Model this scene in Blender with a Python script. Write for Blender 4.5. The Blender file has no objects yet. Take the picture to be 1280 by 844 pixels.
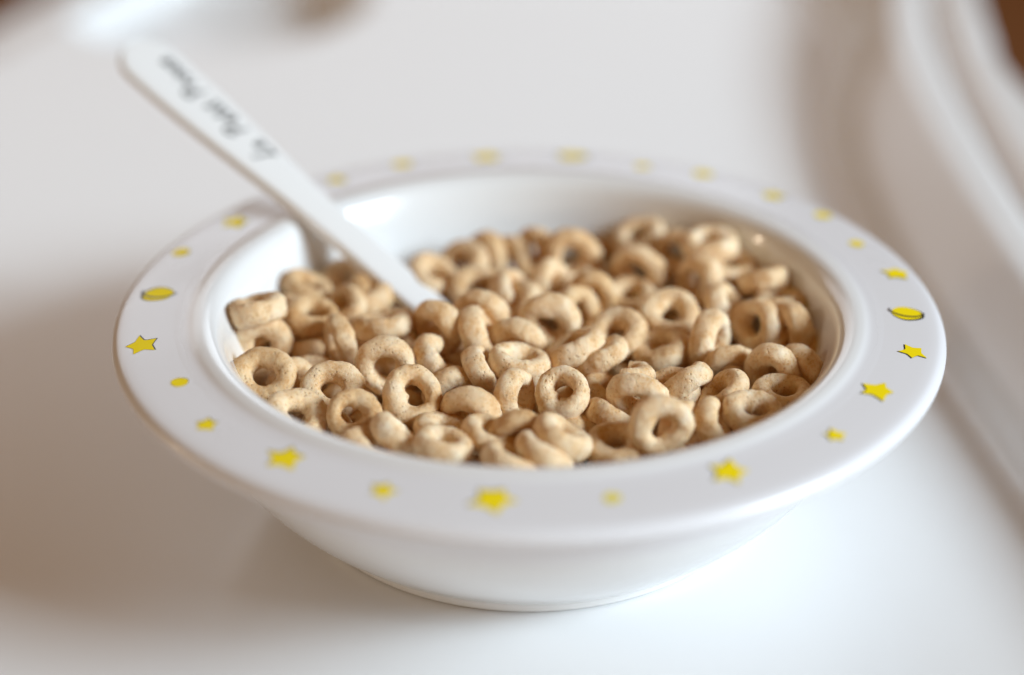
import bpy, bmesh, math, random
import numpy as np
from mathutils import Vector, Matrix, noise, Quaternion

random.seed(11)
sc = bpy.context.scene
COL = sc.collection
MM = 0.001
KEY = 70
BACK = 9
SMALL = 2.2
AMB = 0.175
FOCUS = 0.463
FSTOP = 3.5
EXPO = 0.09
FRONT = 5.5

# ------------------------------------------------------------------ helpers
def tag(o, label=None, cat=None, group=None, kind=None):
    if label: o['label'] = label
    if cat: o['category'] = cat
    if group: o['group'] = group
    if kind: o['kind'] = kind
    return o

def empty(name, loc=(0, 0, 0)):
    o = bpy.data.objects.new(name, None)
    o.empty_display_size = 0.01
    o.location = loc
    COL.objects.link(o)
    return o

def mesh_obj(name, verts, faces, mat, parent=None, smooth=True):
    me = bpy.data.meshes.new(name)
    me.from_pydata([tuple(v) for v in verts], [], [tuple(f) for f in faces])
    me.validate()
    if smooth:
        me.polygons.foreach_set('use_smooth', [True] * len(me.polygons))
    me.materials.append(mat)
    o = bpy.data.objects.new(name, me)
    COL.objects.link(o)
    if parent: o.parent = parent
    return o

def catmull(pts, step):
    """dense smooth polyline through the points"""
    P = [np.array(p, float) for p in pts]
    P = [2 * P[0] - P[1]] + P + [2 * P[-1] - P[-2]]
    out = []
    for i in range(1, len(P) - 2):
        p0, p1, p2, p3 = P[i - 1], P[i], P[i + 1], P[i + 2]
        n = max(2, int(np.linalg.norm(p2 - p1) / step))
        for k in range(n):
            t = k / n
            out.append(0.5 * ((2 * p1) + (-p0 + p2) * t + (2 * p0 - 5 * p1 + 4 * p2 - p3) * t * t + (-p0 + 3 * p1 - 3 * p2 + p3) * t ** 3))
    out.append(P[-2])
    return out

# ------------------------------------------------------------------ materials
def new_mat(name):
    m = bpy.data.materials.new(name)
    m.use_nodes = True
    nt = m.node_tree
    b = nt.nodes['Principled BSDF']
    return m, nt, b

def plastic(name, color, rough, noise_scale=60.0, rough_var=0.08, bump=0.02, coat=0.0, spec=0.5, sss=0.0):
    m, nt, b = new_mat(name)
    b.inputs['Base Color'].default_value = (*color, 1)
    b.inputs['Specular IOR Level'].default_value = spec
    b.inputs['Coat Weight'].default_value = coat
    b.inputs['Coat Roughness'].default_value = 0.06
    if sss:
        b.inputs['Subsurface Weight'].default_value = sss
        b.inputs['Subsurface Radius'].default_value = (1, .9, .8)
        b.inputs['Subsurface Scale'].default_value = 0.002
    tc = nt.nodes.new('ShaderNodeTexCoord')
    n = nt.nodes.new('ShaderNodeTexNoise')
    n.inputs['Scale'].default_value = noise_scale
    n.inputs['Detail'].default_value = 6
    nt.links.new(tc.outputs['Object'], n.inputs['Vector'])
    mr = nt.nodes.new('ShaderNodeMapRange')
    mr.inputs['From Min'].default_value = .3; mr.inputs['From Max'].default_value = .7
    mr.inputs['To Min'].default_value = rough - rough_var; mr.inputs['To Max'].default_value = rough + rough_var
    nt.links.new(n.outputs['Fac'], mr.inputs['Value'])
    nt.links.new(mr.outputs['Result'], b.inputs['Roughness'])
    if bump:
        n2 = nt.nodes.new('ShaderNodeTexNoise')
        n2.inputs['Scale'].default_value = noise_scale * 1.3
        n2.inputs['Detail'].default_value = 3
        nt.links.new(tc.outputs['Object'], n2.inputs['Vector'])
        bp = nt.nodes.new('ShaderNodeBump')
        bp.inputs['Strength'].default_value = bump
        bp.inputs['Distance'].default_value = 0.001
        nt.links.new(n2.outputs['Fac'], bp.inputs['Height'])
        nt.links.new(bp.outputs['Normal'], b.inputs['Normal'])
    return m

M_TRAY = plastic('white_tray_plastic', (.80, .80, .805), .27, 14, .0, .0)
M_BOWL = plastic('white_melamine', (.78, .78, .78), .17, 50, .04, .0, coat=.4)
def add_rim_reflection_tint(m):  # rim's dimmer lavender reflection tinted into the base colour, not a printed band
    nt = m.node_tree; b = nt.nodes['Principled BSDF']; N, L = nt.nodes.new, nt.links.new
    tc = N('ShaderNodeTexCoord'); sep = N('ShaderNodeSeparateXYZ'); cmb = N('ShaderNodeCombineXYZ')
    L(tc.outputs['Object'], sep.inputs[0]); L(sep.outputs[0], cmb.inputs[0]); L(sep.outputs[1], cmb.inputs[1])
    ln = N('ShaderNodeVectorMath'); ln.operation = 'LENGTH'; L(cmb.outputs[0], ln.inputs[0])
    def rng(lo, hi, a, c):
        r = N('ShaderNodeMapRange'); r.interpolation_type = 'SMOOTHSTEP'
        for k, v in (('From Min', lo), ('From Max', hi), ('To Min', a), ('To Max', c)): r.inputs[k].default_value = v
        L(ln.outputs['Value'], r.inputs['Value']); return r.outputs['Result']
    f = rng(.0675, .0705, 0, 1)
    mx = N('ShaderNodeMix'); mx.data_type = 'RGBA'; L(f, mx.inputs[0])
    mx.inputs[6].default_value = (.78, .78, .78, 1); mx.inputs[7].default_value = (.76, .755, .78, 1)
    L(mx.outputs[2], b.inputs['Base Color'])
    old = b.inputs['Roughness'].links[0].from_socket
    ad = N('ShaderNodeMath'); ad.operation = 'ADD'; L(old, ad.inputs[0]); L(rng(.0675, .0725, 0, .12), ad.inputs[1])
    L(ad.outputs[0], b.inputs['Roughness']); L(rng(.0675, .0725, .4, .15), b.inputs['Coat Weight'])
add_rim_reflection_tint(M_BOWL)
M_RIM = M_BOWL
M_SPOON = plastic('white_spoon_melamine', (.85, .85, .85), .2, 50, .05, .0, coat=.3)
M_YEL = plastic('yellow_print', (.90, .70, .003), .5, 900, .08, .0)
M_PALE = plastic('pale_yellow_print', (.78, .66, .10), .25, 900, .08, .0)
for _m in (M_YEL, M_PALE): _m.node_tree.nodes['Principled BSDF'].inputs['Specular IOR Level'].default_value = .1
M_INK = plastic('black_ink', (.03, .03, .028), .3, 900, .08, .0)
M_GREYINK = plastic('grey_ink', (.11, .11, .115), .3, 900, .08, .0)

def cereal_material():
    m, nt, b = new_mat('toasted_oat')
    N, L = nt.nodes.new, nt.links.new
    tc = N('ShaderNodeTexCoord'); oi = N('ShaderNodeObjectInfo')
    off = N('ShaderNodeVectorMath'); off.operation = 'MULTIPLY_ADD'
    comb = N('ShaderNodeCombineXYZ')
    for i, k in enumerate((1.0, 3.7, 7.1)):
        mm = N('ShaderNodeMath'); mm.operation = 'MULTIPLY'; mm.inputs[1].default_value = k
        L(oi.outputs['Random'], mm.inputs[0]); L(mm.outputs[0], comb.inputs[i])
    add = N('ShaderNodeVectorMath'); add.operation = 'ADD'
    L(tc.outputs['Object'], add.inputs[0]); L(comb.outputs[0], add.inputs[1])
    V = add.outputs[0]
    def noise_tex(scale, detail=4, rough=.6):
        n = N('ShaderNodeTexNoise'); n.inputs['Scale'].default_value = scale
        n.inputs['Detail'].default_value = detail; n.inputs['Roughness'].default_value = rough
        L(V, n.inputs['Vector']); return n.outputs['Fac']
    def ramp(fac, stops):
        r = N('ShaderNodeValToRGB'); L(fac, r.inputs['Fac'])
        els = r.color_ramp.elements
        while len(els) < len(stops): els.new(0.5)
        for e, (p, c) in zip(els, stops): e.position = p; e.color = (*c, 1)
        return r.outputs['Color']
    def mix(fac, a, bb, mode='MIX'):
        x = N('ShaderNodeMix'); x.data_type = 'RGBA'; x.blend_type = mode
        if hasattr(fac, 'type') and not isinstance(fac, float): L(fac, x.inputs[0])
        else: x.inputs[0].default_value = fac
        for s, i in ((a, 6), (bb, 7)):
            if isinstance(s, tuple): x.inputs[i].default_value = (*s, 1)
            else: L(s, x.inputs[i])
        return x.outputs[2]
    # broad toasting patches, floury pale bloom, bran flecks
    base = ramp(noise_tex(260, 3), [(.36, (.74, .445, .20)), (.52, (.89, .64, .375)), (.68, (.91, .74, .53))])
    bloom = ramp(noise_tex(1500, 5, .75), [(.44, (0, 0, 0)), (.62, (1, 1, 1))])
    base = mix(mixfac(nt, bloom, .52), base, (.87, .73, .53))
    fleck = ramp(noise_tex(1500, 2, .5), [(.0, (1, 1, 1)), (.315, (1, 1, 1)), (.37, (0, 0, 0)), (1, (0, 0, 0))])
    base = mix(mixfac(nt, fleck, .28), base, (.34, .16, .05))
    vor = N('ShaderNodeTexVoronoi'); vor.inputs['Scale'].default_value = 1050; L(V, vor.inputs['Vector'])
    vor.inputs['Randomness'].default_value = 1
    pit = ramp(vor.outputs['Distance'], [(.0, (1, 1, 1)), (.14, (.85, .85, .85)), (.30, (0, 0, 0)), (1, (0, 0, 0))])
    gate = ramp(noise_tex(420, 2), [(.43, (0, 0, 0)), (.54, (1, 1, 1))])
    pit = mix(1.0, pit, gate, 'MULTIPLY')
    base = mix(mixfac(nt, pit, .42), base, (.45, .24, .09))
    # each ring is toasted a little differently
    tone = ramp(oi.outputs['Random'], [(.0, (.86, .77, .65)), (.25, (.97, .94, .90)), (1.0, (1.04, 1.06, 1.09))])
    base = mix(1.0, base, tone, 'MULTIPLY')
    L(base, b.inputs['Base Color'])
    b.inputs['Roughness'].default_value = .72
    b.inputs['Specular IOR Level'].default_value = .28
    b.inputs['Subsurface Weight'].default_value = .12
    b.inputs['Subsurface Radius'].default_value = (1.0, .55, .25)
    b.inputs['Subsurface Scale'].default_value = .0012
    # grain and pits
    g = N('ShaderNodeMath'); g.operation = 'MULTIPLY_ADD'
    L(noise_tex(2600, 5, .75), g.inputs[0]); g.inputs[1].default_value = .85
    sub = N('ShaderNodeMath'); sub.operation = 'MULTIPLY'; sub.inputs[1].default_value = -.75
    L(pit, sub.inputs[0]); L(sub.outputs[0], g.inputs[2])
    g2 = N('ShaderNodeMath'); g2.operation = 'MULTIPLY_ADD'
    L(noise_tex(800, 3), g2.inputs[0]); g2.inputs[1].default_value = .7; L(g.outputs[0], g2.inputs[2])
    bp = N('ShaderNodeBump'); bp.inputs['Strength'].default_value = .75; bp.inputs['Distance'].default_value = .00035
    L(g2.outputs[0], bp.inputs['Height']); L(bp.outputs['Normal'], b.inputs['Normal'])
    return m

def mixfac(nt, col, k):
    n = nt.nodes.new('ShaderNodeMath'); n.operation = 'MULTIPLY'; n.inputs[1].default_value = k
    nt.links.new(col, n.inputs[0]); return n.outputs[0]

M_OAT = cereal_material()

def floor_material():
    m, nt, b = new_mat('brown_floor')
    tc = nt.nodes.new('ShaderNodeTexCoord')
    w = nt.nodes.new('ShaderNodeTexNoise'); w.inputs['Scale'].default_value = 6
    mp = nt.nodes.new('ShaderNodeMapping'); mp.inputs['Scale'].default_value = (1, 9, 1)
    nt.links.new(tc.outputs['Object'], mp.inputs['Vector']); nt.links.new(mp.outputs['Vector'], w.inputs['Vector'])
    r = nt.nodes.new('ShaderNodeValToRGB')
    r.color_ramp.elements[0].color = (.16, .06, .025, 1); r.color_ramp.elements[1].color = (.30, .13, .055, 1)
    nt.links.new(w.outputs['Fac'], r.inputs['Fac']); nt.links.new(r.outputs['Color'], b.inputs['Base Color'])
    b.inputs['Roughness'].default_value = .5
    return m
M_FLOOR = floor_material()

M_TRAY.node_tree.nodes['Principled BSDF'].inputs['Specular IOR Level'].default_value = .8
# ------------------------------------------------------------------ floor (setting)
fl = mesh_obj('floor', [(-6, -4, -.72), (6, -4, -.72), (6, 8, -.72), (-6, 8, -.72)], [(0, 1, 2, 3)], M_FLOOR, smooth=False)
tag(fl, 'brown wooden floor far below the white tray', kind='structure')

# ------------------------------------------------------------------ tray
def spl(xs, ys):
    xs = np.array(xs, float); ys = np.array(ys, float)
    c = catmull(np.stack([xs, ys], 1), 2.0); c = np.array(c)
    return lambda q: np.interp(q, c[:, 0], c[:, 1])
base_r = spl([-220, -100, -3, 46, 110, 160, 206, 240, 268, 310, 400], [150, 124, 107, 99, 91, 87.5, 90, 98, 103, 99, 90])
top_r = spl([-220, -100, -15, 58, 142, 222, 290, 400], [166, 141, 126, 117, 110.5, 110, 119, 140])
groove_r = spl([-220, -100, -10, 104, 215, 290, 400], [182, 156, 139, 126, 123, 131, 150])
outer_r = spl([-220, -100, 60, 194, 225, 268, 320, 400], [210, 188, 160, 140.5, 141, 143.5, 146, 150])

def smooth(u):
    u = np.clip(u, 0, 1); return u * u * (3 - 2 * u)

def tray_height(X, Y):
    b, t, g, o = base_r(Y), top_r(Y), groove_r(Y), outer_r(Y)
    H = 20.0
    u = (X - b) / np.maximum(t - b, 6)
    uc = np.clip(u, 0, 1)
    rise = H * (.36 * (1 - np.exp(-uc * 9)) / (1 - math.exp(-9)) + .64 * uc)
    Z = rise
    # shallow step line running along the rim, then the outer band
    Z = Z - 4.5 * np.exp(-((X - g) / 2.4) ** 2) + 1.0 * smooth((X - g) / 5)
    # rolled outer edge
    Z = Z - 42 * np.clip((X - (o - 3)) / 7, 0, 1) ** 2
    # raised rim along the far left side
    d = ((X + 156) * (-.92) + (Y - 281) * .39)          # distance beyond the far-left base line
    Z = Z - 13.0 * smooth(d / 13) - 40 * np.clip((d - 38) / 8, 0, 1) ** 2
    # far end rises to a rim too
    Z = Z + 15.0 * smooth((Y - 372) / 16) * (X < o - 4)
    # round cup recess at the far left, inside the edge
    rr = np.hypot(X + 104, Y - 318)
    Z = Z - 16 * (1 - smooth((rr - 41) / 13)) * (d < 0)
    # barely domed moulding
    Z = Z - .35 * (1 - np.exp(-((X / 160) ** 2 + ((Y - 60) / 220) ** 2)))
    return Z

xs = np.arange(-262, 226, 1.5); ys = np.arange(-216, 396, 1.5)
GX, GY = np.meshgrid(xs, ys)
GZ = tray_height(GX, GY)
GZ = np.maximum(GZ, -22)
# soften the mould lines a little
for _ in range(3):
    p = np.pad(GZ, 1, mode='edge')
    GZ = (p[1:-1, 1:-1] * 4 + p[:-2, 1:-1] + p[2:, 1:-1] + p[1:-1, :-2] + p[1:-1, 2:]) / 8
z0 = GZ[np.argmin(abs(ys)), np.argmin(abs(xs))]
GZ -= z0
nx, ny = len(xs), len(ys)
keep = GZ > -21 - z0
verts = np.stack([GX, GY, GZ], -1).reshape(-1, 3) * MM
faces = []
for j in range(ny - 1):
    for i in range(nx - 1):
        if keep[j, i] or keep[j + 1, i + 1] or keep[j, i + 1] or keep[j + 1, i]:
            a = j * nx + i
            faces.append((a, a + 1, a + nx + 1, a + nx))
tray = mesh_obj('tray', verts, faces, M_TRAY)
sol = tray.modifiers.new('thickness', 'SOLIDIFY'); sol.thickness = .003; sol.offset = -1
tag(tray, 'glossy white moulded plastic tray with raised rim, under the cereal bowl', 'tray')

# ------------------------------------------------------------------ bowl
bowl = empty('cereal_bowl')
tag(bowl, 'white bowl with wide flat rim printed with yellow stars, full of oat rings', 'bowl')
# profile (radius, height) in mm, from the inside floor over the lip and down the outside
inner_prof = [(0, 3.6), (20, 3.6), (36, 3.9), (41.5, 5.0), (46, 9), (50.4, 14.5), (54.6, 22), (57.4, 29), (60.2, 36), (61.8, 40), (63.1, 42.6), (64.5, 44.0), (66.3, 44.65), (68.1, 44.5), (69.8, 44.0), (72.4, 43.7)]
rim_prof = [(72.4, 43.7), (74.5, 43.55), (78, 43.3), (82, 42.95), (83.8, 42.55), (84.8, 41.7), (85.1, 40.7), (84.7, 39.8), (83.6, 39.3), (80, 39.3), (78, 39.3), (75.4, 39.0)]
outer_prof = [(75.4, 39.0), (74.0, 37.2), (72.6, 34), (70.3, 28.6), (67.2, 22.8), (63.0, 16.8), (57.8, 10.9), (52.6, 6.2), (49.2, 3.6), (47.9, 2.6), (47.4, 1.5), (47.0, .5), (46.2, .0), (44.5, .1), (43.8, 1.2), (42, 1.6), (0, 1.6)]

def lathe(name, dense, mat, parent, seg=256):
    V, F = [], []
    for r, z in dense:
        for k in range(seg):
            a = 2 * math.pi * k / seg
            V.append((max(r, .01) * math.cos(a) * MM, max(r, .01) * math.sin(a) * MM, z * MM))
    for i in range(len(dense) - 1):
        for k in range(seg):
            k2 = (k + 1) % seg
            F.append((i * seg + k, i * seg + k2, (i + 1) * seg + k2, (i + 1) * seg + k))
    return mesh_obj(name, V, F, mat, parent)

def cm(p): return [tuple(q) for q in catmull(p, .35)]
full_in, full_rim, full_out = cm(inner_prof), cm(rim_prof), cm(outer_prof)
# inner wall, lip and outside of the body are one piece; the rim is the printed flange
lathe('basin', full_in[::-1] , M_BOWL, bowl)
lathe('foot_and_wall', full_out[::-1], M_BOWL, bowl)
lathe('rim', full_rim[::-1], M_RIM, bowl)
rimtop = np.array([(r, z) for r, z in full_in + full_rim if r > 68 and z > 42])
rimtop = rimtop[np.argsort(rimtop[:, 0])]
def rim_z(r): return float(np.interp(r, rimtop[:, 0], rimtop[:, 1]))

def decal_poly(poly, r0, a0, lift, name, mat, parent):
    """a flat printed patch following the rim; poly in (tangent, radial) mm"""
    n = len(poly); cx = sum(p[0] for p in poly) / n; cy = sum(p[1] for p in poly) / n
    rings = 4; V = [(cx, cy)]; F = []
    for q in range(1, rings + 1):
        for p in poly: V.append((cx + (p[0] - cx) * q / rings, cy + (p[1] - cy) * q / rings))
    for k in range(n): F.append((0, 1 + k, 1 + (k + 1) % n))
    for q in range(rings - 1):
        for k in range(n):
            k2 = (k + 1) % n; s = 1 + q * n
            F.append((s + k, s + n + k, s + n + k2, s + k2))
    W = []
    for t, d in V:
        r = r0 + d; a = a0 - t / r0
        W.append((r * math.cos(a) * MM, r * math.sin(a) * MM, (rim_z(r) + lift) * MM))
    return mesh_obj(name, W, F, mat, parent)

def ribbon_poly(pts, w):
    """closed outline of a tapered stroke"""
    P = np.array(catmull(pts, .25)); T = np.gradient(P, axis=0); T /= np.linalg.norm(T, axis=1)[:, None] + 1e-9
    Nn = np.stack([-T[:, 1], T[:, 0]], 1); s = np.linspace(0, 1, len(P)); ww = w * (.55 + .45 * np.sin(s * math.pi))[:, None] / 2
    return P + Nn * ww, P - Nn * ww

def decal_ribbon(pts, w, r0, a0, lift, name, mat, parent):
    A, B = ribbon_poly(pts, w); V, F = [], []
    for p in list(A) + list(B):
        r = r0 + p[1]; a = a0 - p[0] / r0
        V.append((r * math.cos(a) * MM, r * math.sin(a) * MM, (rim_z(r) + lift) * MM))
    n = len(A)
    for i in range(n - 1): F.append((i, i + 1, n + i + 1, n + i))
    return mesh_obj(name, V, F, mat, parent)

def star_poly(size, rot, rnd):
    out = []
    for k in range(5):
        R1 = size / 2 * rnd.uniform(.88, 1.18); R2 = size / 2 * rnd.uniform(.52, .62)
        a = rot + k * 2 * math.pi / 5 + rnd.uniform(-.12, .12)
        for aa, rr in ((a - .02, R1), (a + math.pi / 5 - .12, R2 * 1.08), (a + math.pi / 5 + .12, R2 * 1.08)):
            out.append((rr * math.cos(aa), rr * math.sin(aa)))
    return out
def blob_poly(w, h, rnd, n=28):
    ph = rnd.uniform(0, 6)
    return [(w / 2 * math.cos(a) * (1 + .05 * math.sin(2 * a + ph)), h / 2 * math.sin(a) * (1 + .05 * math.sin(3 * a + ph))) for a in [2 * math.pi * k / n for k in range(n)]]
def shift(poly, dx, dy, s=1.0): return [(x * s + dx, y * s + dy) for x, y in poly]

# kind, radius mm, angle deg, size mm, rotation deg
DECALS = [
 ('star', 79.0, -168.4, 7.0, 80), ('planet', 77.3, 175.3, 6.4, -90), ('dot', 79.6, 160.2, 3.9, 0), ('star', 77.2, 147.1, 6.6, 20), ('star', 78.6, 123.9, 5.4, 60),
 ('dot', 80.2, 111.3, 4.8, 0), ('star', 79.4, 96.8, 7.2, 10), ('planet', 80.2, 82.2, 6.6, 0), ('dot', 77.8, 69.6, 3.6, 0), ('dot', 80.2, 59.3, 4.6, 0),
 ('star', 79.6, 45.4, 5.7, 50), ('dot', 80.6, 35.0, 4.0, 0), ('dot', 78.0, 23.4, 3.4, 0), ('star', 80.0, 12.0, 6.2, 100), ('planet', 77.5, -1.7, 6.0, 90),
 ('star', 78.6, -13.9, 5.6, 70), ('star', 75.6, -27.6, 7.0, 35), ('star', 77.0, -42.5, 4.6, 15), ('star', 74.6, -61.2, 7.4, 90), ('pale', 75.6, -79.0, 3.4, 0),
 ('star', 75.2, -95.1, 8.4, 100), ('star', 76.4, -110.2, 5.0, 45), ('star', 75.4, -126.5, 7.4, 75), ('star', 77.4, -141.7, 4.9, 30), ('dot', 74.9, -154.8, 3.5, 0)]
for i, (kind, r0, ad, size, rot) in enumerate(DECALS):
    rnd = random.Random(100 + i); a0 = math.radians(ad)
    if kind == 'star':
        P = star_poly(size, math.radians(rot), rnd)
        d = decal_poly(P, r0, a0, .07, 'printed_star', M_YEL, bowl)
        decal_poly(shift(P, .22, -.2, 1.04), r0, a0, .035, 'ink_outline', M_INK, d)
    elif kind == 'planet':
        P = blob_poly(size, size * .93, rnd)
        if abs(rot) == 90: P = [(y, x) for x, y in P][::-1]
        d = decal_poly(P, r0, a0, .07, 'printed_planet', M_YEL, bowl)
        decal_poly(shift(P, .18, .22, 1.09), r0, a0, .035, 'ink_outline', M_INK, d)
        c, s = math.cos(math.radians(rot)), math.sin(math.radians(rot))
        arc = [(-.54, .30), (-.58, .16), (-.42, -.06), (-.1, -.22), (.3, -.20), (.56, .0), (.60, .10)]
        decal_ribbon([((x * c - y * s) * size, (x * s + y * c) * size) for x, y in arc], .6, r0, a0, .105, 'ring_line', M_INK, d)
    else:
        P = blob_poly(size, size * .95, rnd)
        d = decal_poly(P, r0, a0, .07, 'printed_dot', M_PALE if kind == 'pale' else M_YEL, bowl)
        if kind == 'dot': decal_poly(shift(P, .12, -.1, 1.02), r0, a0, .035, 'ink_outline', M_INK, d)

# ------------------------------------------------------------------ spoon
spoon = empty('spoon')
tag(spoon, 'white spoon leaning on the bowl rim, its tip buried among the oat rings', 'spoon')
# stations: centre point (mm), half width, half thickness, dish depth
T0, T1 = np.array([-91.2, 77.2, 71.6]), np.array([-20.8, 22.1, 31.2])
def on_line(s): return T0 + (T1 - T0) * s
axis = (T1 - T0) / np.linalg.norm(T1 - T0)
st = []
Lh = float(np.linalg.norm(T1 - T0))
for s in np.concatenate([np.linspace(0, .1, 24) ** 1.0 * np.linspace(.05, 1, 24), np.linspace(.11, 1, 50)]):
    p = on_line(s); dist = s * Lh
    hw = 7.1 - 3.1 * float(smooth(np.array((dist - 12) / 62.0)))
    if dist < 8: hw = hw * max(0.0, 1 - ((8 - dist) / 8) ** 2.2) ** .5
    st.append((p, max(hw, .05), 1.5 + .3 * s, 0.0))
nh = len(st)
p = T1.copy(); pitch = math.asin(-axis[2]); head = math.atan2(axis[1], axis[0])
nb = 34
for k in range(1, nb + 1):
    s = k / nb
    pitch_k = pitch + .10 * math.sin(min(1, s * 3) * math.pi) + .10 * float(smooth(np.array(s * 1.1)))
    stp = 40.0 / nb
    p = p + stp * np.array([math.cos(pitch_k) * math.cos(head), math.cos(pitch_k) * math.sin(head), -math.sin(pitch_k)])
    e = (s - .62) / .38
    if s < .3: hw = 4.0 + 4.2 * float(smooth(np.array(s / .3)))
    else: hw = 10.2 * math.sqrt(max(0.0, 1 - ((s - .62) / .385) ** 2)) if s > .62 else 8.2 + 2.0 * float(smooth(np.array((s - .3) / .32)))
    st.append((p.copy(), max(hw, .05), 1.5, 5.0 * float(smooth(np.array(s / .5))) * (hw / 12.2)))

side = np.cross(axis, (0, 0, 1.0)); side /= np.linalg.norm(side)
roll = math.radians(-8)
def spoon_ring(i, nq=40):
    p, hw, ht, dish = st[i]
    a = st[max(i - 1, 0)][0]; b = st[min(i + 1, len(st) - 1)][0]
    t = (b - a) / np.linalg.norm(b - a)
    up0 = np.cross(side, t); sd = side * math.cos(roll) + up0 * math.sin(roll); up = np.cross(sd, t)
    out = []
    for k in range(nq):
        a = 2 * math.pi * k / nq; c, s = math.cos(a), math.sin(a)
        x = hw * math.copysign(abs(c) ** .3, c)
        y = ht * math.copysign(abs(s) ** .5, s) * min(1, hw / 1.2)
        y -= dish * (1 - (x / max(hw, .1)) ** 2)
        out.append((p + sd * x + up * y) * MM)
    return out
def spoon_part(name, i0, i1, cap0, cap1):
    nq = 40; V, F = [], []
    for i in range(i0, i1): V += spoon_ring(i, nq)
    n = i1 - i0
    for i in range(n - 1):
        for k in range(nq):
            k2 = (k + 1) % nq; F.append((i * nq + k, (i + 1) * nq + k, (i + 1) * nq + k2, i * nq + k2))
    if cap0: F.append(tuple(range(nq)))
    if cap1: F.append(tuple(range((n - 1) * nq, n * nq))[::-1])
    return mesh_obj(name, V, F, M_SPOON, spoon)
spoon_part('handle', 0, nh, True, False)
spoon_part('spoon_bowl', nh - 1, len(st), False, True)

# hand-written lettering along the handle: strokes in (along, up) units, x-height 1
GL = {
 'L': (1.5, [[(.95, 2.0), (.75, 2.25), (.55, 1.9), (.5, 1.0), (.3, .25), (0, .05), (.35, .25), (.8, .02), (1.4, .2)]]),
 'e': (1.0, [[(0, .35), (.5, .55), (.65, .85), (.4, 1.0), (.15, .7), (.2, .2), (.55, .0), (1.0, .3)]]),
 'P': (1.6, [[(.45, 2.15), (.4, 1.2), (.25, .0)], [(-.1, 1.75), (.4, 2.2), (1.1, 2.15), (1.3, 1.65), (.95, 1.15), (.4, 1.05)]]),
 't': (.85, [[(.4, 1.8), (.32, .5), (.45, .05), (.85, .3)], [(.0, 1.15), (.75, 1.25)]]),
 'i': (.7, [[(.1, .6), (.3, 1.0), (.28, .3), (.42, .02), (.7, .3)], [(.36, 1.5), (.42, 1.62)]]),
 'r': (.85, [[(.0, .5), (.25, 1.05), (.25, .0)], [(.25, .6), (.5, .98), (.85, .9)]]),
 'n': (1.15, [[(.05, .9), (.2, 1.0), (.2, .0)], [(.2, .6), (.5, 1.0), (.75, .85), (.78, .2), (.95, .0), (1.15, .3)]]),
 'c': (.9, [[(.75, .85), (.5, 1.0), (.18, .75), (.18, .25), (.5, .0), (.9, .3)]]),
}
def lettering():
    V, F = [], []
    up_dir = np.cross(side, axis); sd = side * math.cos(roll) + up_dir * math.sin(roll); up = np.cross(sd, axis)
    X = -axis               # reads from the bowl towards the handle's end
    Yd = np.cross(up, X)    # letter tops
    def put(word, start, length, base, h):
        wid = sum(GL[ch][0] for ch in word); k = length / wid; pen = 0
        for ch in word:
            adv, strokes = GL[ch]
            for stx in strokes:
                pts = [((pen + x) * k + .18 * y * h, y * h) for x, y in stx]
                A, B = ribbon_poly(pts, .7); n0 = len(V); m = len(A)
                for q in list(A) + list(B):
                    dist = start - q[0]
                    s = dist / Lh
                    V.append(tuple((on_line(s) + up * (1.5 + .3 * s + .05) + Yd * (q[1] + base)) * MM))
                for i in range(m - 1): F.append((n0 + i, n0 + i + 1, n0 + m + i + 1, n0 + m + i))
            pen += adv
    for args in WORDS: put(*args)
    return mesh_obj('lettering', V, F, M_INK, spoon)
WORDS = [('Le', 45.5, 5.6, -3.3, 2.25), ('Petit', 36.5, 11.5, -3.5, 2.25), ('Prince', 22.5, 14.0, -3.7, 2.25)]
lettering()

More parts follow.
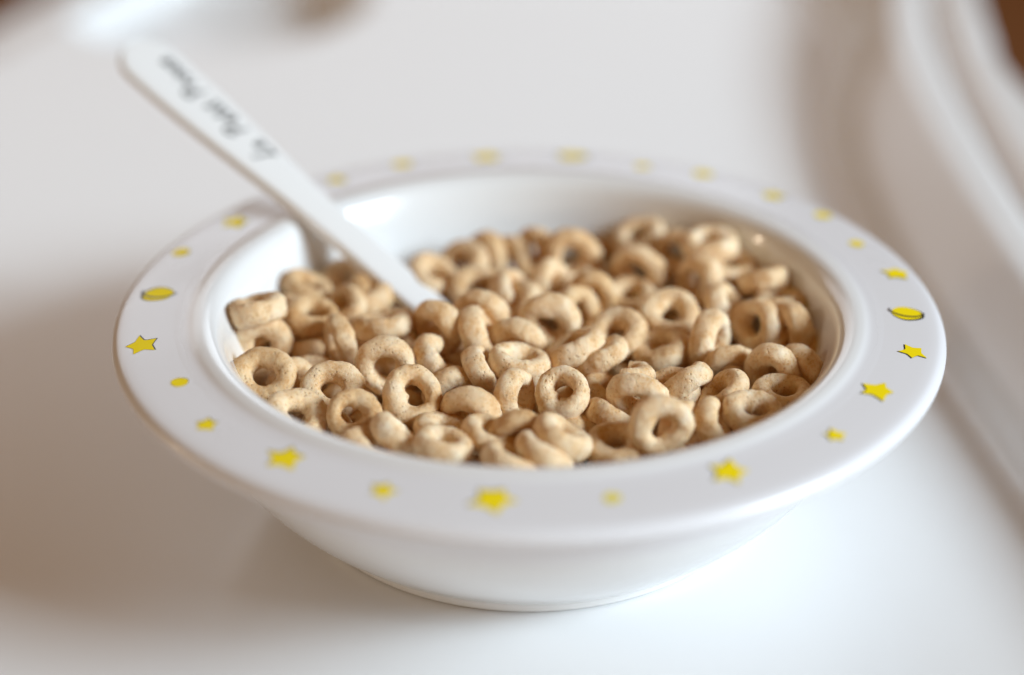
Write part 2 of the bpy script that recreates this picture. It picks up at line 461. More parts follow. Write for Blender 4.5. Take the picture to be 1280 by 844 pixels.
# ------------------------------------------------------------------ oat rings
def ring_mesh(seed, arc=1.0):
    rnd = random.Random(seed)
    nu, nv = 72, 30
    R, a, b = 4.2, 2.06 * rnd.uniform(.92, 1.08), 2.42 * rnd.uniform(.92, 1.08)
    e2 = rnd.uniform(-.09, .09); e3 = rnd.uniform(-.06, .06); ph = rnd.uniform(0, 6); ph3 = rnd.uniform(0, 6)
    hx, hy = rnd.uniform(-.35, .35), rnd.uniform(-.35, .35)
    thick_ph = rnd.uniform(0, 6); off = Vector((seed * 13.1, seed * 7.7, 3.3))
    nick = rnd.uniform(0, 2 * math.pi); ndepth = rnd.choice([0, 0, .5, .9])
    V, F = [], []
    for i in range(nu):
        u = 2 * math.pi * i / nu
        du = (u - nick + math.pi) % (2 * math.pi) - math.pi
        k = 1 + .09 * math.sin(u + thick_ph) + .06 * math.sin(2 * u + ph)
        RR = R * (1 + e2 * math.cos(2 * u + ph) + e3 * math.cos(3 * u + ph3))
        for j in range(nv):
            v = 2 * math.pi * j / nv; c, s = math.cos(v), math.sin(v)
            rr = RR + a * k * math.copysign(abs(c) ** .88, c)
            z = b * (1 + .05 * math.sin(u * 2 + thick_ph)) * math.copysign(abs(s) ** .86, s)
            if c < 0: rr -= ndepth * math.exp(-(du / .45) ** 2) * (-c) * .8     # a bump that narrows the hole into a heart
            p = Vector((rr * math.cos(u) + hx * (c < 0) * (-c), rr * math.sin(u) + hy * (c < 0) * (-c), z))
            nrm = Vector((c * math.cos(u), c * math.sin(u), s))
            q = p + off
            d = .27 * noise.noise(q * .33) + .17 * noise.noise(q * .8) + .10 * noise.noise(q * 1.9) + .05 * noise.noise(q * 4.2)
            cell = noise.voronoi(q * .95)[0][0]
            if noise.noise(q * .5 + Vector((5, 1, 2))) > .08: d -= .28 * max(0, .34 - cell) / .34
            if arc < 1:      # a snapped ring: only part of the circle, with crumbly ends
                p += nrm * d
                f = i / (nu - 1); u2 = (f - .5) * 2 * math.pi * arc
                rad = math.hypot(p.x, p.y); e_ = min(f, 1 - f) * (nu - 1)
                sh = (0.12, .72, .95, 1.0)[min(3, int(e_))]
                jag = .05 * noise.noise(q * 1.7 + Vector((9, f * 3, 0))) if e_ < 3 else 0
                rad = 4.2 + (rad - 4.2) * sh; zz = p.z * sh
                p = Vector((rad * math.cos(u2 + jag), rad * math.sin(u2 + jag), zz))
                V.append(p * MM); continue
            p += nrm * d
            V.append(p * MM)
    for i in range(nu if arc == 1 else nu - 1):
        for j in range(nv):
            i2, j2 = (i + 1) % nu, (j + 1) % nv
            F.append((i * nv + j, i2 * nv + j, i2 * nv + j2, i * nv + j2))
    if arc < 1:
        F.append(tuple(range(nv))[::-1]); F.append(tuple(range((nu - 1) * nv, nu * nv)))
    me = bpy.data.meshes.new('oat_ring')
    me.from_pydata([tuple(v) for v in V], [], F)
    me.polygons.foreach_set('use_smooth', [True] * len(me.polygons))
    me.materials.append(M_OAT)
    return me
MESHES = [ring_mesh(s) for s in range(1, 15)]
BROKEN = {20: (ring_mesh(31, .62), 2.2), 44: (ring_mesh(32, .55), 1.2)}
# number, x, y, z (mm), quaternion w x y z, label
RINGS = [
 (0, -56.61, 4.58, 40.53, 0.7515, -0.0520, -0.1646, -0.6367, 'topmost oat ring leaning on the left wall, nearly edge-on, resting on another ring'),
 (1, -55.51, 2.62, 34.08, 0.6831, 0.6935, -0.1173, 0.1966, 'oat ring facing the viewer, second from the wall towards the left-hand planet'),
 (2, -53.44, -15.09, 35.42, 0.9369, 0.3094, -0.1097, 0.1202, 'oat ring facing the viewer, outermost, against the wall towards the black-outlined left star'),
 (3, -48.14, -10.31, 30.97, 0.7020, 0.6373, 0.1616, 0.2737, 'oat ring tipped rightward, third from the wall towards the black-outlined left star'),
 (4, -45.38, -29.29, 34.44, 0.8144, 0.2260, 0.0573, 0.5315, 'oat ring lying flat, outermost, against the wall towards the lone left dot'),
 (5, -39.45, -18.43, 34.41, 0.9327, 0.3028, -0.0501, 0.1893, 'oat ring facing the viewer, fourth from the wall towards the lone left dot'),
 (6, -34.41, -29.97, 34.95, 0.9356, 0.3453, 0.0722, -0.0166, 'oat ring facing the viewer, second from the wall towards the big front-left star'),
 (7, -23.19, -23.67, 35.93, 0.9318, 0.3566, 0.0409, 0.0546, 'sharpest oat ring facing the viewer with a round hole, front left of centre'),
 (8, -29.02, -9.67, 35.14, 0.7332, 0.6768, -0.0443, 0.0489, 'oat ring facing the viewer, sixth from the wall towards the black-outlined left star'),
 (9, -39.15, 1.27, 35.16, 0.5003, 0.6632, -0.2948, -0.4722, 'oat ring standing on edge, seventh from the wall towards the left-hand planet'),
 (10, -30.37, 6.65, 36.06, 0.8359, -0.0766, -0.1209, -0.5299, 'oat ring seen nearly edge-on, lying level left of the spoon entry'),
 (11, -45.80, 11.05, 35.72, 0.8270, -0.0049, 0.1172, -0.5499, 'oat ring lying flat, second from the wall towards the dot above the left-hand planet'),
 (12, -45.75, 7.85, 30.51, 0.6966, -0.0090, -0.0925, -0.7114, 'oat ring lying flat, fifth from the wall towards the left-hand planet'),
 (14, -47.71, 26.82, 34.21, 0.6990, -0.1391, 0.1302, -0.6892, 'oat ring lying flat, outermost, against the wall towards the star left of the spoon'),
 (15, -39.62, 18.17, 34.04, 0.5693, 0.3237, -0.0528, -0.7539, 'oat ring tipped leftward, third from the wall towards the dot above the left-hand planet'),
 (16, -39.03, 35.16, 31.72, 0.8006, 0.0421, 0.1984, -0.5638, 'oat ring lying flat, second from the wall towards the star left of the spoon'),
 (17, -33.82, 28.21, 32.03, 0.6580, 0.2992, 0.2686, 0.6366, 'oat ring seen edge-on, third from the wall towards the star left of the spoon'),
 (18, -35.39, 24.30, 32.41, 0.7093, 0.1106, -0.1801, -0.6725, 'oat ring lying flat, fourth from the wall towards the star left of the spoon'),
 (19, -18.45, 5.03, 36.25, 0.6258, 0.6665, -0.3929, -0.0986, 'oat ring leaning against the end of the spoon where it enters the heap'),
 (20, -18.52, -5.74, 34.27, 0.6866, 0.2558, 0.2960, 0.6128, 'snapped oat ring piece standing just in front of the spoon'),
 (21, -21.91, 7.46, 30.73, 0.8416, 0.2754, 0.1738, 0.4308, 'oat ring tipped rightward, sixth from the wall towards the dot above the left-hand planet'),
 (22, -9.35, -10.97, 34.79, 0.7215, 0.2434, 0.3919, 0.5164, 'oat ring seen edge-on, fifth from the wall towards the big front-left star'),
 (23, -10.38, 2.79, 35.54, 0.5725, 0.4190, 0.3752, 0.5966, 'oat ring standing on edge in the centre of the bowl, second from the back'),
 (24, -9.60, 11.58, 35.92, 0.5284, 0.8010, 0.0722, -0.2720, 'tilted oat ring, fourth from the wall towards the spoon handle'),
 (25, -1.93, -9.43, 35.50, 0.7043, -0.1243, 0.0454, -0.6975, 'oat ring lying flat in the centre of the bowl, fifth from the back'),
 (26, -1.94, 2.83, 33.95, 0.5405, 0.8113, -0.1992, -0.0998, 'tilted oat ring in the centre of the bowl, third from the back'),
 (27, -3.23, -3.83, 29.84, 0.7740, 0.0363, 0.0655, -0.6288, 'oat ring buried deep in the heap, hidden by the rings above it'),
 (28, -2.87, -21.54, 34.64, 0.6941, 0.4964, 0.4471, 0.2681, 'oat ring tipped rightward, fifth from the wall towards the front-centre star'),
 (29, 6.64, -22.60, 35.85, 0.9543, 0.2568, -0.1523, -0.0165, 'large oat ring facing the viewer, in the middle just above the front pile'),
 (30, -11.31, -26.23, 33.03, 0.5942, 0.7555, -0.2759, -0.0026, 'tilted oat ring, fourth from the wall towards the small front star left of centre'),
 (31, -7.16, -36.65, 34.07, 0.5505, 0.1004, 0.1152, 0.8208, 'oat ring lying flat, third from the wall towards the front-centre star'),
 (32, -2.64, -36.08, 33.35, 0.4033, 0.5223, -0.5276, 0.5350, 'tilted oat ring, fourth from the wall towards the front-centre star'),
 (33, 6.19, -40.61, 36.27, 0.6559, 0.1110, 0.2403, 0.7069, 'oat ring seen edge-on, outermost towards the pale front dot'),
 (34, 2.39, -44.53, 34.96, 0.3503, -0.3236, -0.0411, -0.8780, 'oat ring seen edge-on, second from the wall towards the front-centre star'),
 (35, -3.36, -47.16, 34.26, 0.6155, -0.2678, 0.0318, -0.7405, 'oat ring seen edge-on, outermost towards the front-centre star'),
 (36, -16.62, -42.95, 35.72, 0.4566, -0.0955, -0.0003, -0.8845, 'oat ring lying flat, outermost towards the small front star left of centre'),
 (37, -16.53, -31.96, 32.39, 0.6408, -0.1444, -0.0004, -0.7540, 'oat ring lying flat, second from the wall towards the small front star left of centre'),
 (38, -25.28, -37.46, 33.98, 0.5515, 0.2003, 0.3262, 0.7411, 'oat ring seen edge-on, third from the wall towards the big front-left star'),
 (39, -30.10, -39.90, 32.78, 0.6344, -0.1749, 0.0949, -0.7469, 'oat ring lying flat, outermost, against the wall towards the big front-left star'),
 (40, -15.47, -13.35, 30.63, 0.6587, 0.5778, 0.4322, -0.2133, 'tilted oat ring, fourth from the wall towards the big front-left star'),
 (41, -13.79, -0.74, 25.56, 0.6671, 0.1527, 0.1193, 0.7194, 'mostly hidden oat ring, eighth from the wall towards the left-hand planet'),
 (42, 9.44, -3.33, 35.78, 0.6848, 0.0761, -0.2328, -0.6864, 'oat ring lying flat in the centre of the bowl, fourth from the back'),
 (43, 14.50, -4.58, 34.15, 0.7208, 0.0580, -0.2684, -0.6364, 'oat ring seen edge-on, fourth from the wall towards the star below the right-hand planet'),
 (44, 19.70, -14.42, 35.58, 0.7404, -0.0961, -0.1182, -0.6546, 'snapped oat ring piece behind the blurred ring at the front right'),
 (45, 21.68, -22.89, 35.01, 0.5675, 0.8004, -0.1930, -0.0105, 'tilted oat ring, fifth from the wall towards the small lower-right star'),
 (46, 16.12, -13.64, 30.78, 0.8450, 0.0946, 0.1641, 0.5001, 'oat ring lying flat, sixth from the wall towards the small lower-right star'),
 (47, 16.25, -24.74, 31.32, 0.6708, -0.3597, 0.0433, -0.6471, 'oat ring seen edge-on, third from the wall towards the big front-right star'),
 (48, 12.17, -29.56, 29.89, 0.5755, -0.0995, 0.0428, -0.8106, 'oat ring lying flat, third from the wall towards the pale front dot'),
 (49, 16.84, -38.20, 33.14, 0.7586, 0.1219, 0.0128, -0.6399, 'oat ring lying flat, outermost towards the big front-right star'),
 (50, 25.22, -39.85, 38.47, 0.8086, 0.5719, -0.0566, 0.1261, 'blurred oat ring facing the viewer, nearest the front lip at right of centre'),
 (51, 30.13, -33.97, 33.66, 0.7459, 0.5167, 0.2748, 0.3180, 'oat ring tipped rightward, third from the wall towards the small lower-right star'),
 (52, 35.91, -33.19, 34.74, 0.6880, 0.3812, 0.3460, 0.5115, 'oat ring standing on edge, second from the wall towards the small lower-right star'),
 (53, 38.87, -20.23, 34.66, 0.7703, 0.1743, -0.2621, -0.5546, 'oat ring tipped leftward, second from the wall towards the largest right-hand star'),
 (54, 43.76, -30.33, 35.77, 0.7103, 0.0242, 0.1288, -0.6916, 'oat ring lying flat, outermost, against the wall towards the small lower-right star'),
 (55, 50.59, -20.86, 34.34, 0.6823, -0.0135, 0.0403, -0.7298, 'oat ring lying flat, outermost, against the wall towards the largest right-hand star'),
 (56, 49.92, -11.36, 34.07, 0.6705, 0.6743, -0.2297, -0.2074, 'oat ring tipped leftward, second from the wall towards the star below the right-hand planet'),
 (57, 55.56, -10.69, 33.81, 0.4576, 0.6842, -0.0682, -0.5638, 'oat ring tipped leftward, outermost, against the wall towards the star below the right-hand planet'),
 (58, 31.76, -16.50, 34.38, 0.4404, 0.1361, -0.4237, -0.7798, 'oat ring seen edge-on, third from the wall towards the largest right-hand star'),
 (59, 28.54, -17.26, 32.14, 0.7573, 0.3805, -0.0032, -0.5308, 'oat ring facing the viewer, fourth from the wall towards the largest right-hand star'),
 (60, 48.23, 8.21, 35.34, 0.7972, 0.4526, -0.3159, -0.2444, 'oat ring tipped leftward, third from the wall towards the star above the right-hand planet'),
 (61, 55.13, 5.93, 34.51, 0.6763, 0.5197, -0.4395, -0.2818, 'oat ring tipped leftward, second from the wall towards the right-hand planet'),
 (62, 41.22, -4.64, 32.30, 0.5162, 0.8409, 0.1564, 0.0442, 'tilted oat ring, third from the wall towards the star below the right-hand planet'),
 (63, 37.79, 1.54, 34.89, 0.6063, 0.6048, 0.3262, 0.4004, 'oat ring standing on edge, third from the wall towards the right-hand planet'),
 (64, 42.48, 17.09, 34.21, 0.5894, 0.4110, 0.2256, 0.6579, 'oat ring seen edge-on, fourth from the wall towards the star above the right-hand planet'),
 (65, 50.91, 24.00, 37.60, 0.8305, -0.1937, -0.2049, -0.4804, 'oat ring seen edge-on, outermost, against the wall towards the two upper-right dots'),
 (66, 53.74, 16.67, 36.13, 0.7876, -0.0499, -0.0735, -0.6098, 'oat ring lying flat, outermost, against the wall towards the star above the right-hand planet'),
 (67, 30.11, 12.95, 35.12, 0.6374, 0.1246, 0.1817, -0.7384, 'oat ring lying flat, fifth from the wall towards the star above the right-hand planet'),
 (68, 27.55, 1.82, 32.65, 0.8397, 0.0830, -0.1439, -0.5171, 'oat ring lying flat, fifth from the wall towards the right-hand planet'),
 (69, 31.70, 1.75, 28.61, 0.7788, -0.0345, 0.1012, -0.6181, 'mostly hidden oat ring, fourth from the wall towards the right-hand planet'),
 (70, 18.47, 5.49, 34.23, 0.5225, 0.2322, 0.0743, -0.8170, 'oat ring lying flat, seventh from the wall towards the star above the right-hand planet'),
 (71, 14.16, 21.53, 34.94, 0.7463, 0.6504, -0.1241, -0.0680, 'oat ring facing the viewer, eighth from the wall towards the back-right star'),
 (72, 4.80, 9.30, 35.14, 0.7029, 0.7083, -0.0427, -0.0481, 'oat ring facing the viewer in the centre of the bowl, farthest back'),
 (73, 10.68, 15.89, 34.39, 0.7721, 0.4577, 0.1239, 0.4230, 'oat ring tipped rightward, ninth from the wall towards the back-right star'),
 (74, 9.87, 40.10, 35.84, 0.7313, 0.6585, 0.1355, -0.1150, 'oat ring facing the viewer, second from the wall towards the back-centre planet'),
 (75, 1.59, 46.04, 33.84, 0.7390, 0.5237, -0.3243, -0.2728, 'oat ring tipped leftward, outermost towards the back-centre planet'),
 (76, -3.21, 43.56, 31.91, 0.6889, 0.5919, -0.1837, -0.3758, 'oat ring tipped leftward, third from the wall towards the back star right of the spoon'),
 (77, -9.10, 44.33, 33.15, 0.6304, 0.6031, -0.1253, -0.4724, 'oat ring tipped leftward, second from the wall towards the back star right of the spoon'),
 (78, -14.64, 40.91, 32.95, 0.7636, 0.3216, -0.0877, -0.5529, 'oat ring tipped leftward, fourth from the wall towards the back star right of the spoon'),
 (79, -10.67, 27.44, 34.07, 0.9776, 0.2000, 0.0573, -0.0319, 'oat ring lying flat, third from the wall towards the spoon handle'),
 (80, -2.95, 24.15, 34.39, 0.8871, 0.2387, 0.2876, 0.2708, 'oat ring tipped rightward, fifth from the wall towards the back star right of the spoon'),
 (81, -2.79, 20.11, 33.12, 0.5955, 0.2946, -0.0970, -0.7411, 'oat ring tipped leftward, sixth from the wall towards the back star right of the spoon'),
 (82, 5.35, 28.76, 34.13, 0.5691, 0.5040, 0.1028, 0.6415, 'oat ring tipped rightward, fourth from the wall towards the back-centre planet'),
 (83, 8.57, 31.80, 33.53, 0.1578, 0.0420, -0.1380, -0.9769, 'oat ring lying flat, fourth from the wall towards the pale back dot'),
 (84, 24.53, 33.80, 35.00, 0.7024, 0.6557, -0.2532, -0.1123, 'oat ring tipped leftward, fifth from the wall towards the back-right star'),
 (85, 25.57, 50.55, 35.30, 0.7626, 0.2268, -0.0440, -0.6042, 'oat ring lying flat, outermost, against the wall towards the pale back dot'),
 (86, 33.81, 43.45, 34.88, 0.7246, 0.6539, -0.0719, -0.2053, 'oat ring facing the viewer, outermost, against the wall towards the back-right star'),
 (87, 37.62, 27.94, 35.52, 0.6718, 0.6069, -0.3030, -0.2977, 'oat ring tipped leftward, fifth from the wall towards the two upper-right dots'),
 (88, 42.99, 34.51, 32.14, 0.8580, 0.1000, 0.0803, 0.4974, 'mostly hidden oat ring, third from the wall towards the two upper-right dots'),
 (89, 40.22, 37.50, 39.99, 0.7359, 0.0279, -0.0404, -0.6753, 'oat ring lying flat, second from the wall towards the back-right star'),
 (90, 44.75, 33.73, 36.17, 0.8545, -0.0001, 0.0807, -0.5131, 'oat ring lying flat, second from the wall towards the two upper-right dots'),
 (91, 18.42, 51.85, 29.08, 0.7324, 0.1337, 0.1151, -0.6576, 'oat ring lying flat, second from the wall towards the pale back dot'),
 (92, -20.73, 32.92, 33.91, 0.6709, 0.1952, 0.1131, 0.7064, 'oat ring lying flat, outermost towards the spoon handle'),
 (93, 31.67, 36.79, 30.76, 0.7847, 0.4019, -0.2037, -0.4258, 'oat ring tipped leftward, third from the wall towards the back-right star'),
 (94, 22.15, 26.19, 32.14, 0.7053, 0.0520, 0.0320, -0.7063, 'oat ring lying flat, sixth from the wall towards the back-right star'),
 (95, -19.99, 30.98, 28.61, 0.6613, 0.1421, 0.0982, 0.7300, 'mostly hidden oat ring, second from the wall towards the spoon handle'),
 (96, 50.88, 8.64, 27.65, 0.8538, 0.0609, 0.0816, -0.5105, 'mostly hidden oat ring, second from the wall towards the star above the right-hand planet'),
 (97, 56.24, 2.02, 32.42, 0.8149, 0.0922, -0.1526, 0.5515, 'oat ring lying flat, outermost, against the wall towards the right-hand planet'),
 (98, 36.20, 17.30, 29.28, 0.6467, 0.1288, -0.0840, -0.7471, 'mostly hidden oat ring, sixth from the wall towards the two upper-right dots'),
 (99, 21.48, 4.14, 27.79, 0.6596, 0.0008, 0.0677, -0.7486, 'oat ring lying flat, sixth from the wall towards the star above the right-hand planet'),
 (100, 2.43, 31.57, 28.19, 0.7028, -0.0229, 0.0962, -0.7045, 'mostly hidden oat ring, third from the wall towards the back-centre planet'),
 (101, -7.15, 25.78, 28.79, 0.7018, 0.0841, 0.0996, -0.7003, 'oat ring buried deep in the heap, hidden by the rings above it'),
 (102, -53.16, 17.70, 31.54, 0.4204, -0.4099, -0.1720, 0.7910, 'mostly hidden oat ring, outermost, against the wall towards the dot above the left-hand planet'),
 (104, -0.35, -18.73, 28.07, 0.4962, 0.1262, 0.0521, -0.8574, 'mostly hidden oat ring, sixth from the wall towards the front-centre star'),
 (105, -22.92, -24.54, 27.92, 0.3687, 0.0929, -0.0726, -0.9220, 'oat ring buried deep in the heap, hidden by the rings above it'),
 (106, -33.68, 6.34, 27.35, 0.7902, -0.0586, -0.0059, -0.6100, 'oat ring buried deep in the heap, hidden by the rings above it'),
 (107, -11.75, 7.53, 28.38, 0.9617, -0.0413, 0.2087, 0.1727, 'oat ring lying flat, fifth from the wall towards the star left of the spoon'),
 (108, -54.17, -0.97, 27.27, 0.5452, 0.7954, -0.0306, 0.2630, 'tilted oat ring, fourth from the wall towards the left-hand planet'),
 (109, -54.95, 8.87, 29.72, 0.2785, -0.1967, 0.7356, -0.5854, 'mostly hidden oat ring, outermost, against the wall towards the left-hand planet'),
 (110, -36.69, -24.68, 28.15, 0.8751, 0.0815, -0.0473, -0.4746, 'mostly hidden oat ring, third from the wall towards the lone left dot'),
 (111, 7.56, -10.41, 27.43, 0.8390, 0.0005, -0.0379, -0.5428, 'mostly hidden oat ring in the centre of the bowl, nearest the front'),
 (112, 15.17, 32.20, 28.27, 0.6279, 0.0185, 0.0215, -0.7778, 'mostly hidden oat ring, third from the wall towards the pale back dot'),
 (113, -29.44, -4.00, 28.82, 0.6435, 0.0542, 0.0803, -0.7593, 'oat ring lying flat, seventh from the wall towards the black-outlined left star'),
 (114, -11.86, 12.30, 30.69, 0.6280, 0.1106, 0.2132, 0.7402, 'oat ring buried deep in the heap, hidden by the rings above it'),
 (115, -26.37, 11.16, 29.17, 0.7152, -0.1537, 0.1343, -0.6685, 'oat ring buried deep in the heap, hidden by the rings above it'),
 (116, 31.76, 31.81, 20.22, 0.6422, -0.6199, 0.3322, 0.3050, 'oat ring facing the viewer, fourth from the wall towards the back-right star'),
 (117, -9.85, 49.42, 19.93, 0.5779, 0.4188, -0.5642, -0.4152, 'mostly hidden oat ring, outermost, against the wall towards the back star right of the spoon'),
 (119, -2.21, -36.75, 18.87, 0.8255, 0.4225, -0.0543, -0.3701, 'oat ring buried deep in the heap, hidden by the rings above it'),
 (120, 22.58, -6.26, 22.72, 0.2231, 0.5079, -0.7388, -0.3827, 'oat ring buried deep in the heap, hidden by the rings above it'),
 (123, -23.89, 31.19, 20.54, 0.4197, 0.0640, 0.6322, 0.6481, 'oat ring buried deep in the heap, hidden by the rings above it'),
 (126, 35.49, -37.24, 21.08, 0.0957, 0.7754, -0.6238, 0.0236, 'oat ring buried deep in the heap, hidden by the rings above it'),
 (128, 18.56, 48.21, 22.16, 0.2957, 0.8975, -0.3146, -0.0905, 'oat ring buried deep in the heap, hidden by the rings above it'),
 (130, 39.67, -24.86, 19.89, 0.4385, 0.5095, 0.5226, 0.5244, 'oat ring buried deep in the heap, hidden by the rings above it'),
 (131, -19.39, 45.60, 22.45, 0.7239, 0.1690, 0.3267, 0.5837, 'oat ring buried deep in the heap, hidden by the rings above it'),
 (132, 38.88, -15.54, 19.91, 0.7103, 0.6580, -0.1011, -0.2285, 'oat ring buried deep in the heap, hidden by the rings above it'),
 (137, 2.30, 26.62, 19.77, 0.0318, 0.1096, -0.6510, -0.7505, 'oat ring buried deep in the heap, hidden by the rings above it'),
 (140, 18.38, -26.85, 18.21, 0.3910, 0.0943, -0.2696, -0.8749, 'oat ring buried deep in the heap, hidden by the rings above it'),
 (150, -37.43, -9.26, 25.33, 0.3569, 0.2619, 0.3608, 0.8209, 'oat ring seen edge-on, fourth from the wall towards the black-outlined left star'),
 (151, -9.14, -18.54, 21.18, 0.6256, -0.0009, -0.4160, -0.6600, 'mostly hidden oat ring, fifth from the wall towards the small front star left of centre'),
 (152, -48.87, -11.30, 27.04, 0.4004, 0.2035, 0.7720, 0.4498, 'mostly hidden oat ring, second from the wall towards the black-outlined left star'),
 (157, -37.93, -38.81, 23.14, 0.3837, 0.7096, 0.0362, -0.5898, 'oat ring buried deep in the heap, hidden by the rings above it'),
 (161, 11.29, -37.14, 19.97, 0.3037, 0.1481, -0.6303, -0.6990, 'oat ring buried deep in the heap, hidden by the rings above it'),
 (168, -42.37, -27.37, 19.99, 0.4765, -0.6706, 0.2002, 0.5321, 'oat ring buried deep in the heap, hidden by the rings above it'),
 (171, -6.59, -41.01, 20.04, 0.6987, 0.5914, -0.2719, -0.2967, 'oat ring buried deep in the heap, hidden by the rings above it'),
 (173, 35.08, -34.26, 16.38, 0.7444, -0.0014, 0.0013, -0.6677, 'oat ring buried deep in the heap, hidden by the rings above it'),
 (174, 28.62, -12.50, 19.90, 0.7055, 0.6799, 0.1458, 0.1372, 'mostly hidden oat ring, fifth from the wall towards the largest right-hand star'),
 (176, -40.43, -23.68, 27.66, 0.0805, 0.0436, 0.5682, 0.8178, 'mostly hidden oat ring, second from the wall towards the lone left dot'),
 (180, -44.33, -2.77, 27.57, 0.2608, 0.2950, 0.7241, -0.5662, 'tilted oat ring, sixth from the wall towards the left-hand planet'),
 (182, 24.51, -42.93, 18.54, 0.1929, -0.7715, -0.5220, -0.3084, 'oat ring buried deep in the heap, hidden by the rings above it'),
 (185, 11.82, -21.47, 22.62, 0.5912, 0.0201, -0.3292, -0.7360, 'mostly hidden oat ring, fourth from the wall towards the big front-right star'),
 (192, 35.43, 5.73, 19.69, 0.8295, 0.5486, -0.0907, -0.0528, 'oat ring buried deep in the heap, hidden by the rings above it'),
 (196, 32.22, -28.55, 19.49, 0.6510, -0.2468, -0.4794, -0.5343, 'oat ring buried deep in the heap, hidden by the rings above it'),
 (198, 21.42, -31.84, 22.71, 0.8714, 0.4325, 0.1916, 0.1300, 'oat ring buried deep in the heap, hidden by the rings above it'),
 (207, -21.96, 8.99, 19.07, 0.0790, 0.5948, 0.6771, 0.4260, 'mostly hidden oat ring, fifth from the wall towards the dot above the left-hand planet'),
 (217, 22.32, 37.21, 23.91, 0.2186, -0.3482, -0.8612, -0.2988, 'oat ring buried deep in the heap, hidden by the rings above it'),
 (219, 14.22, -41.75, 19.86, 0.6524, 0.6353, 0.1916, 0.3662, 'oat ring buried deep in the heap, hidden by the rings above it'),
 (221, 11.69, -27.49, 19.02, 0.3943, 0.5420, 0.7184, 0.1864, 'mostly hidden oat ring, second from the wall towards the big front-right star'),
 (222, 37.71, 13.89, 19.27, 0.0740, 0.5559, -0.6768, -0.4770, 'oat ring buried deep in the heap, hidden by the rings above it'),
 (231, 23.59, -22.67, 19.64, 0.5564, 0.6259, -0.5401, -0.0833, 'oat ring buried deep in the heap, hidden by the rings above it'),
 (233, 3.96, -11.09, 27.16, 0.8001, 0.5924, 0.0906, -0.0246, 'oat ring facing the viewer in the centre of the bowl, sixth from the back'),
 (238, -26.48, 43.99, 20.55, 0.0117, -0.5603, 0.8282, 0.0099, 'oat ring buried deep in the heap, hidden by the rings above it'),
 (239, -32.45, -39.99, 20.28, 0.1218, 0.6253, 0.4616, 0.6173, 'oat ring buried deep in the heap, hidden by the rings above it'),
 (241, -26.00, -13.60, 24.68, 0.3363, 0.2573, -0.7088, -0.5642, 'oat ring tipped rightward, fifth from the wall towards the lone left dot'),
 (246, -33.64, 10.50, 25.82, 0.6882, -0.2914, 0.6057, -0.2732, 'mostly hidden oat ring, fourth from the wall towards the dot above the left-hand planet'),
 (247, -49.21, 7.89, 19.02, 0.4533, -0.2134, -0.3861, -0.7746, 'oat ring buried deep in the heap, hidden by the rings above it'),
 (249, -19.91, -32.51, 20.61, 0.4266, 0.3739, -0.5242, -0.6351, 'oat ring buried deep in the heap, hidden by the rings above it'),
 (250, 1.58, -36.16, 25.20, 0.0092, 0.0643, -0.9936, -0.0924, 'oat ring buried deep in the heap, hidden by the rings above it'),
 (252, 10.96, 23.95, 24.56, 0.8837, -0.1805, 0.3919, 0.1814, 'mostly hidden oat ring, fifth from the wall towards the pale back dot'),
 (254, 44.56, -26.02, 19.75, 0.6188, 0.4962, -0.3818, -0.4745, 'oat ring buried deep in the heap, hidden by the rings above it'),
 (255, -11.91, -33.67, 22.71, 0.5556, 0.8179, -0.0586, 0.1377, 'mostly hidden oat ring, third from the wall towards the small front star left of centre'),
 (259, -25.18, -43.76, 19.93, 0.6496, 0.5618, 0.2565, 0.4434, 'oat ring buried deep in the heap, hidden by the rings above it'),
 (261, 28.22, -21.37, 20.02, 0.5642, 0.0881, 0.5507, 0.6088, 'mostly hidden oat ring, fourth from the wall towards the small lower-right star'),
 (263, -27.19, -35.00, 19.73, 0.1958, 0.2877, -0.4597, -0.8171, 'oat ring buried deep in the heap, hidden by the rings above it'),
 (264, -36.10, -13.07, 26.31, 0.4704, 0.2424, -0.1419, -0.8366, 'mostly hidden oat ring, fifth from the wall towards the black-outlined left star'),
 (266, 6.92, -31.31, 19.74, 0.6624, 0.3892, -0.3941, -0.5044, 'mostly hidden oat ring, second from the wall towards the pale front dot'),
 (267, -24.73, -5.58, 20.36, 0.5506, 0.6930, 0.1359, 0.4450, 'mostly hidden oat ring, eighth from the wall towards the black-outlined left star'),
 (268, -13.64, -43.21, 22.86, 0.1817, 0.1266, 0.4222, 0.8790, 'oat ring buried deep in the heap, hidden by the rings above it'),
 (273, 19.64, 25.53, 19.61, 0.5362, 0.6354, -0.5510, -0.0719, 'mostly hidden oat ring, seventh from the wall towards the back-right star'),
 (274, -13.75, -32.68, 19.36, 0.6381, 0.4178, -0.3242, -0.5596, 'oat ring buried deep in the heap, hidden by the rings above it'),
 (275, 44.82, 22.70, 20.15, 0.6210, -0.4384, 0.2137, -0.6136, 'mostly hidden oat ring, fourth from the wall towards the two upper-right dots'),
 (276, 46.49, 0.84, 19.65, 0.4233, 0.8239, -0.1236, -0.3559, 'oat ring buried deep in the heap, hidden by the rings above it'),
 (277, -21.86, -2.62, 20.45, 0.6830, 0.0068, 0.0265, -0.7299, 'oat ring buried deep in the heap, hidden by the rings above it'),
 (281, -25.36, 26.86, 19.73, 0.5157, 0.7934, -0.0934, -0.3095, 'oat ring buried deep in the heap, hidden by the rings above it'),
 (284, -13.95, -11.36, 21.57, 0.6505, 0.2008, -0.2758, -0.6786, 'oat ring buried deep in the heap, hidden by the rings above it'),
 (289, -54.51, 0.14, 23.29, 0.0416, -0.6955, -0.0979, -0.7106, 'mostly hidden oat ring, third from the wall towards the left-hand planet'),
]
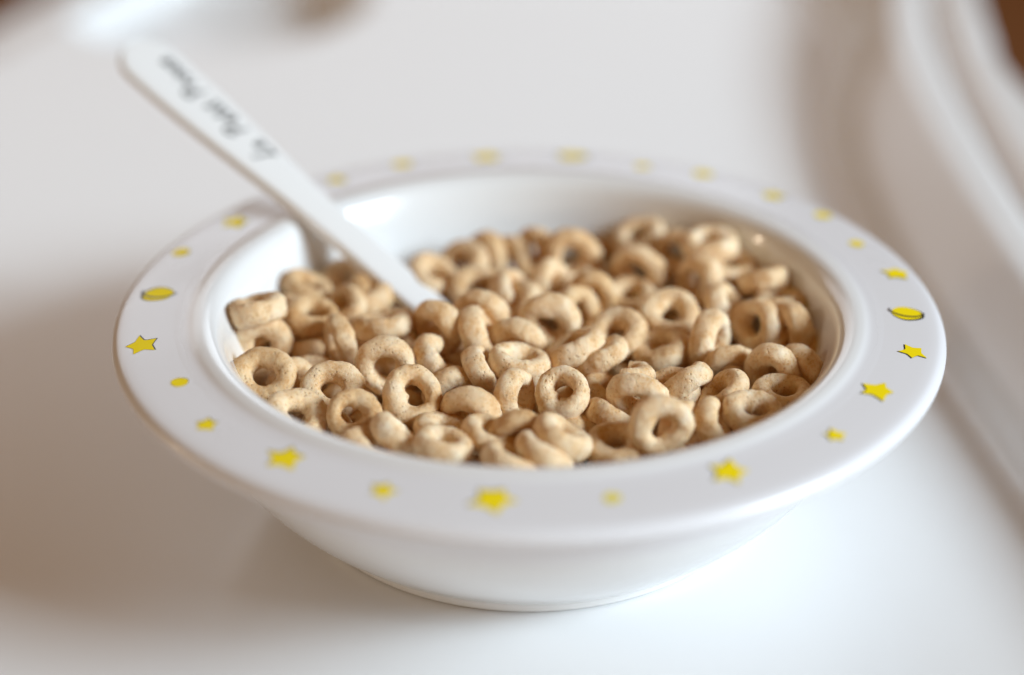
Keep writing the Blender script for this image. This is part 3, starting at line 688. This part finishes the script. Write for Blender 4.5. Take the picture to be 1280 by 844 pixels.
for i, x, y, z, qw, qx, qy, qz, label in RINGS:
    rnd = random.Random(900 + i)
    br = BROKEN.get(i)
    o = bpy.data.objects.new('broken_oat_ring' if br else 'oat_ring', br[0] if br else MESHES[(i * 5 + i // 14) % len(MESHES)])
    COL.objects.link(o)
    k = rnd.uniform(.91, 1.07)
    spin = Quaternion((0, 0, 1), rnd.uniform(0, 6.283) if not br else br[1])
    o.rotation_mode = 'QUATERNION'
    o.rotation_quaternion = Quaternion((qw, qx, qy, qz)) @ spin
    o.location = (x * MM, y * MM, z * MM); o.scale = (k, k, k)
    tag(o, label, 'cereal ring', 'oat rings heaped in the bowl')

# ------------------------------------------------------------------ light
def area(name, loc, aim, sx, sy, power, color):
    l = bpy.data.lights.new(name, 'AREA'); l.shape = 'RECTANGLE'; l.size = sx; l.size_y = sy
    l.energy = power; l.color = color
    o = bpy.data.objects.new(name, l); COL.objects.link(o); o.location = loc
    o.rotation_euler = (Vector(aim) - Vector(loc)).to_track_quat('-Z', 'Y').to_euler()
    return o
area('window_light', (1.82, -.65, 1.04), (0, 0, .03), .9, .65, KEY, (.745, .895, 1.0))
area('far_window_light', (-.6, 2.4, .95), (0, .05, .03), 2.2, .7, BACK, (.85, .92, 1.0))
area('front_fill_light', (-.5, -1.9, .3), (0, 0, .03), 1.6, .5, FRONT, (1.0, .90, .74))  # added fill lamp to brighten the bowl's front, stands for no window
area('room_window_light', (-1.69, .26, .42), (0, 0, .04), .075, .16, SMALL, (1.0, .80, .60))
area('room_window_light', (-1.71, .05, .42), (0, 0, .04), .06, .16, SMALL * .4, (1.0, .92, .84))

w = bpy.data.worlds.new('World'); sc.world = w; w.use_nodes = True
bg = w.node_tree.nodes['Background']
bg.inputs['Color'].default_value = (1.0, .45, .06, 1); bg.inputs['Strength'].default_value = AMB

# ------------------------------------------------------------------ camera
cam = bpy.data.cameras.new('camera'); co = bpy.data.objects.new('camera', cam); COL.objects.link(co)
el, D = .485, .484
aim = Vector((-.0034, .003, .035)); fw = Vector((0, math.cos(el), -math.sin(el)))
co.location = aim - fw * D
co.rotation_euler = fw.to_track_quat('-Z', 'Y').to_euler()
cam.sensor_width = 36; cam.lens = 2900 / 1280 * 36
cam.clip_start = .01; cam.clip_end = 100
cam.dof.use_dof = True; cam.dof.focus_distance = FOCUS; cam.dof.aperture_fstop = FSTOP
sc.camera = co
sc.view_settings.view_transform = 'Standard'; sc.view_settings.look = 'None'
sc.view_settings.exposure = EXPO; sc.view_settings.gamma = 1
sc.cycles.use_denoising = True
sc.cycles.max_bounces = 10; sc.cycles.diffuse_bounces = 6
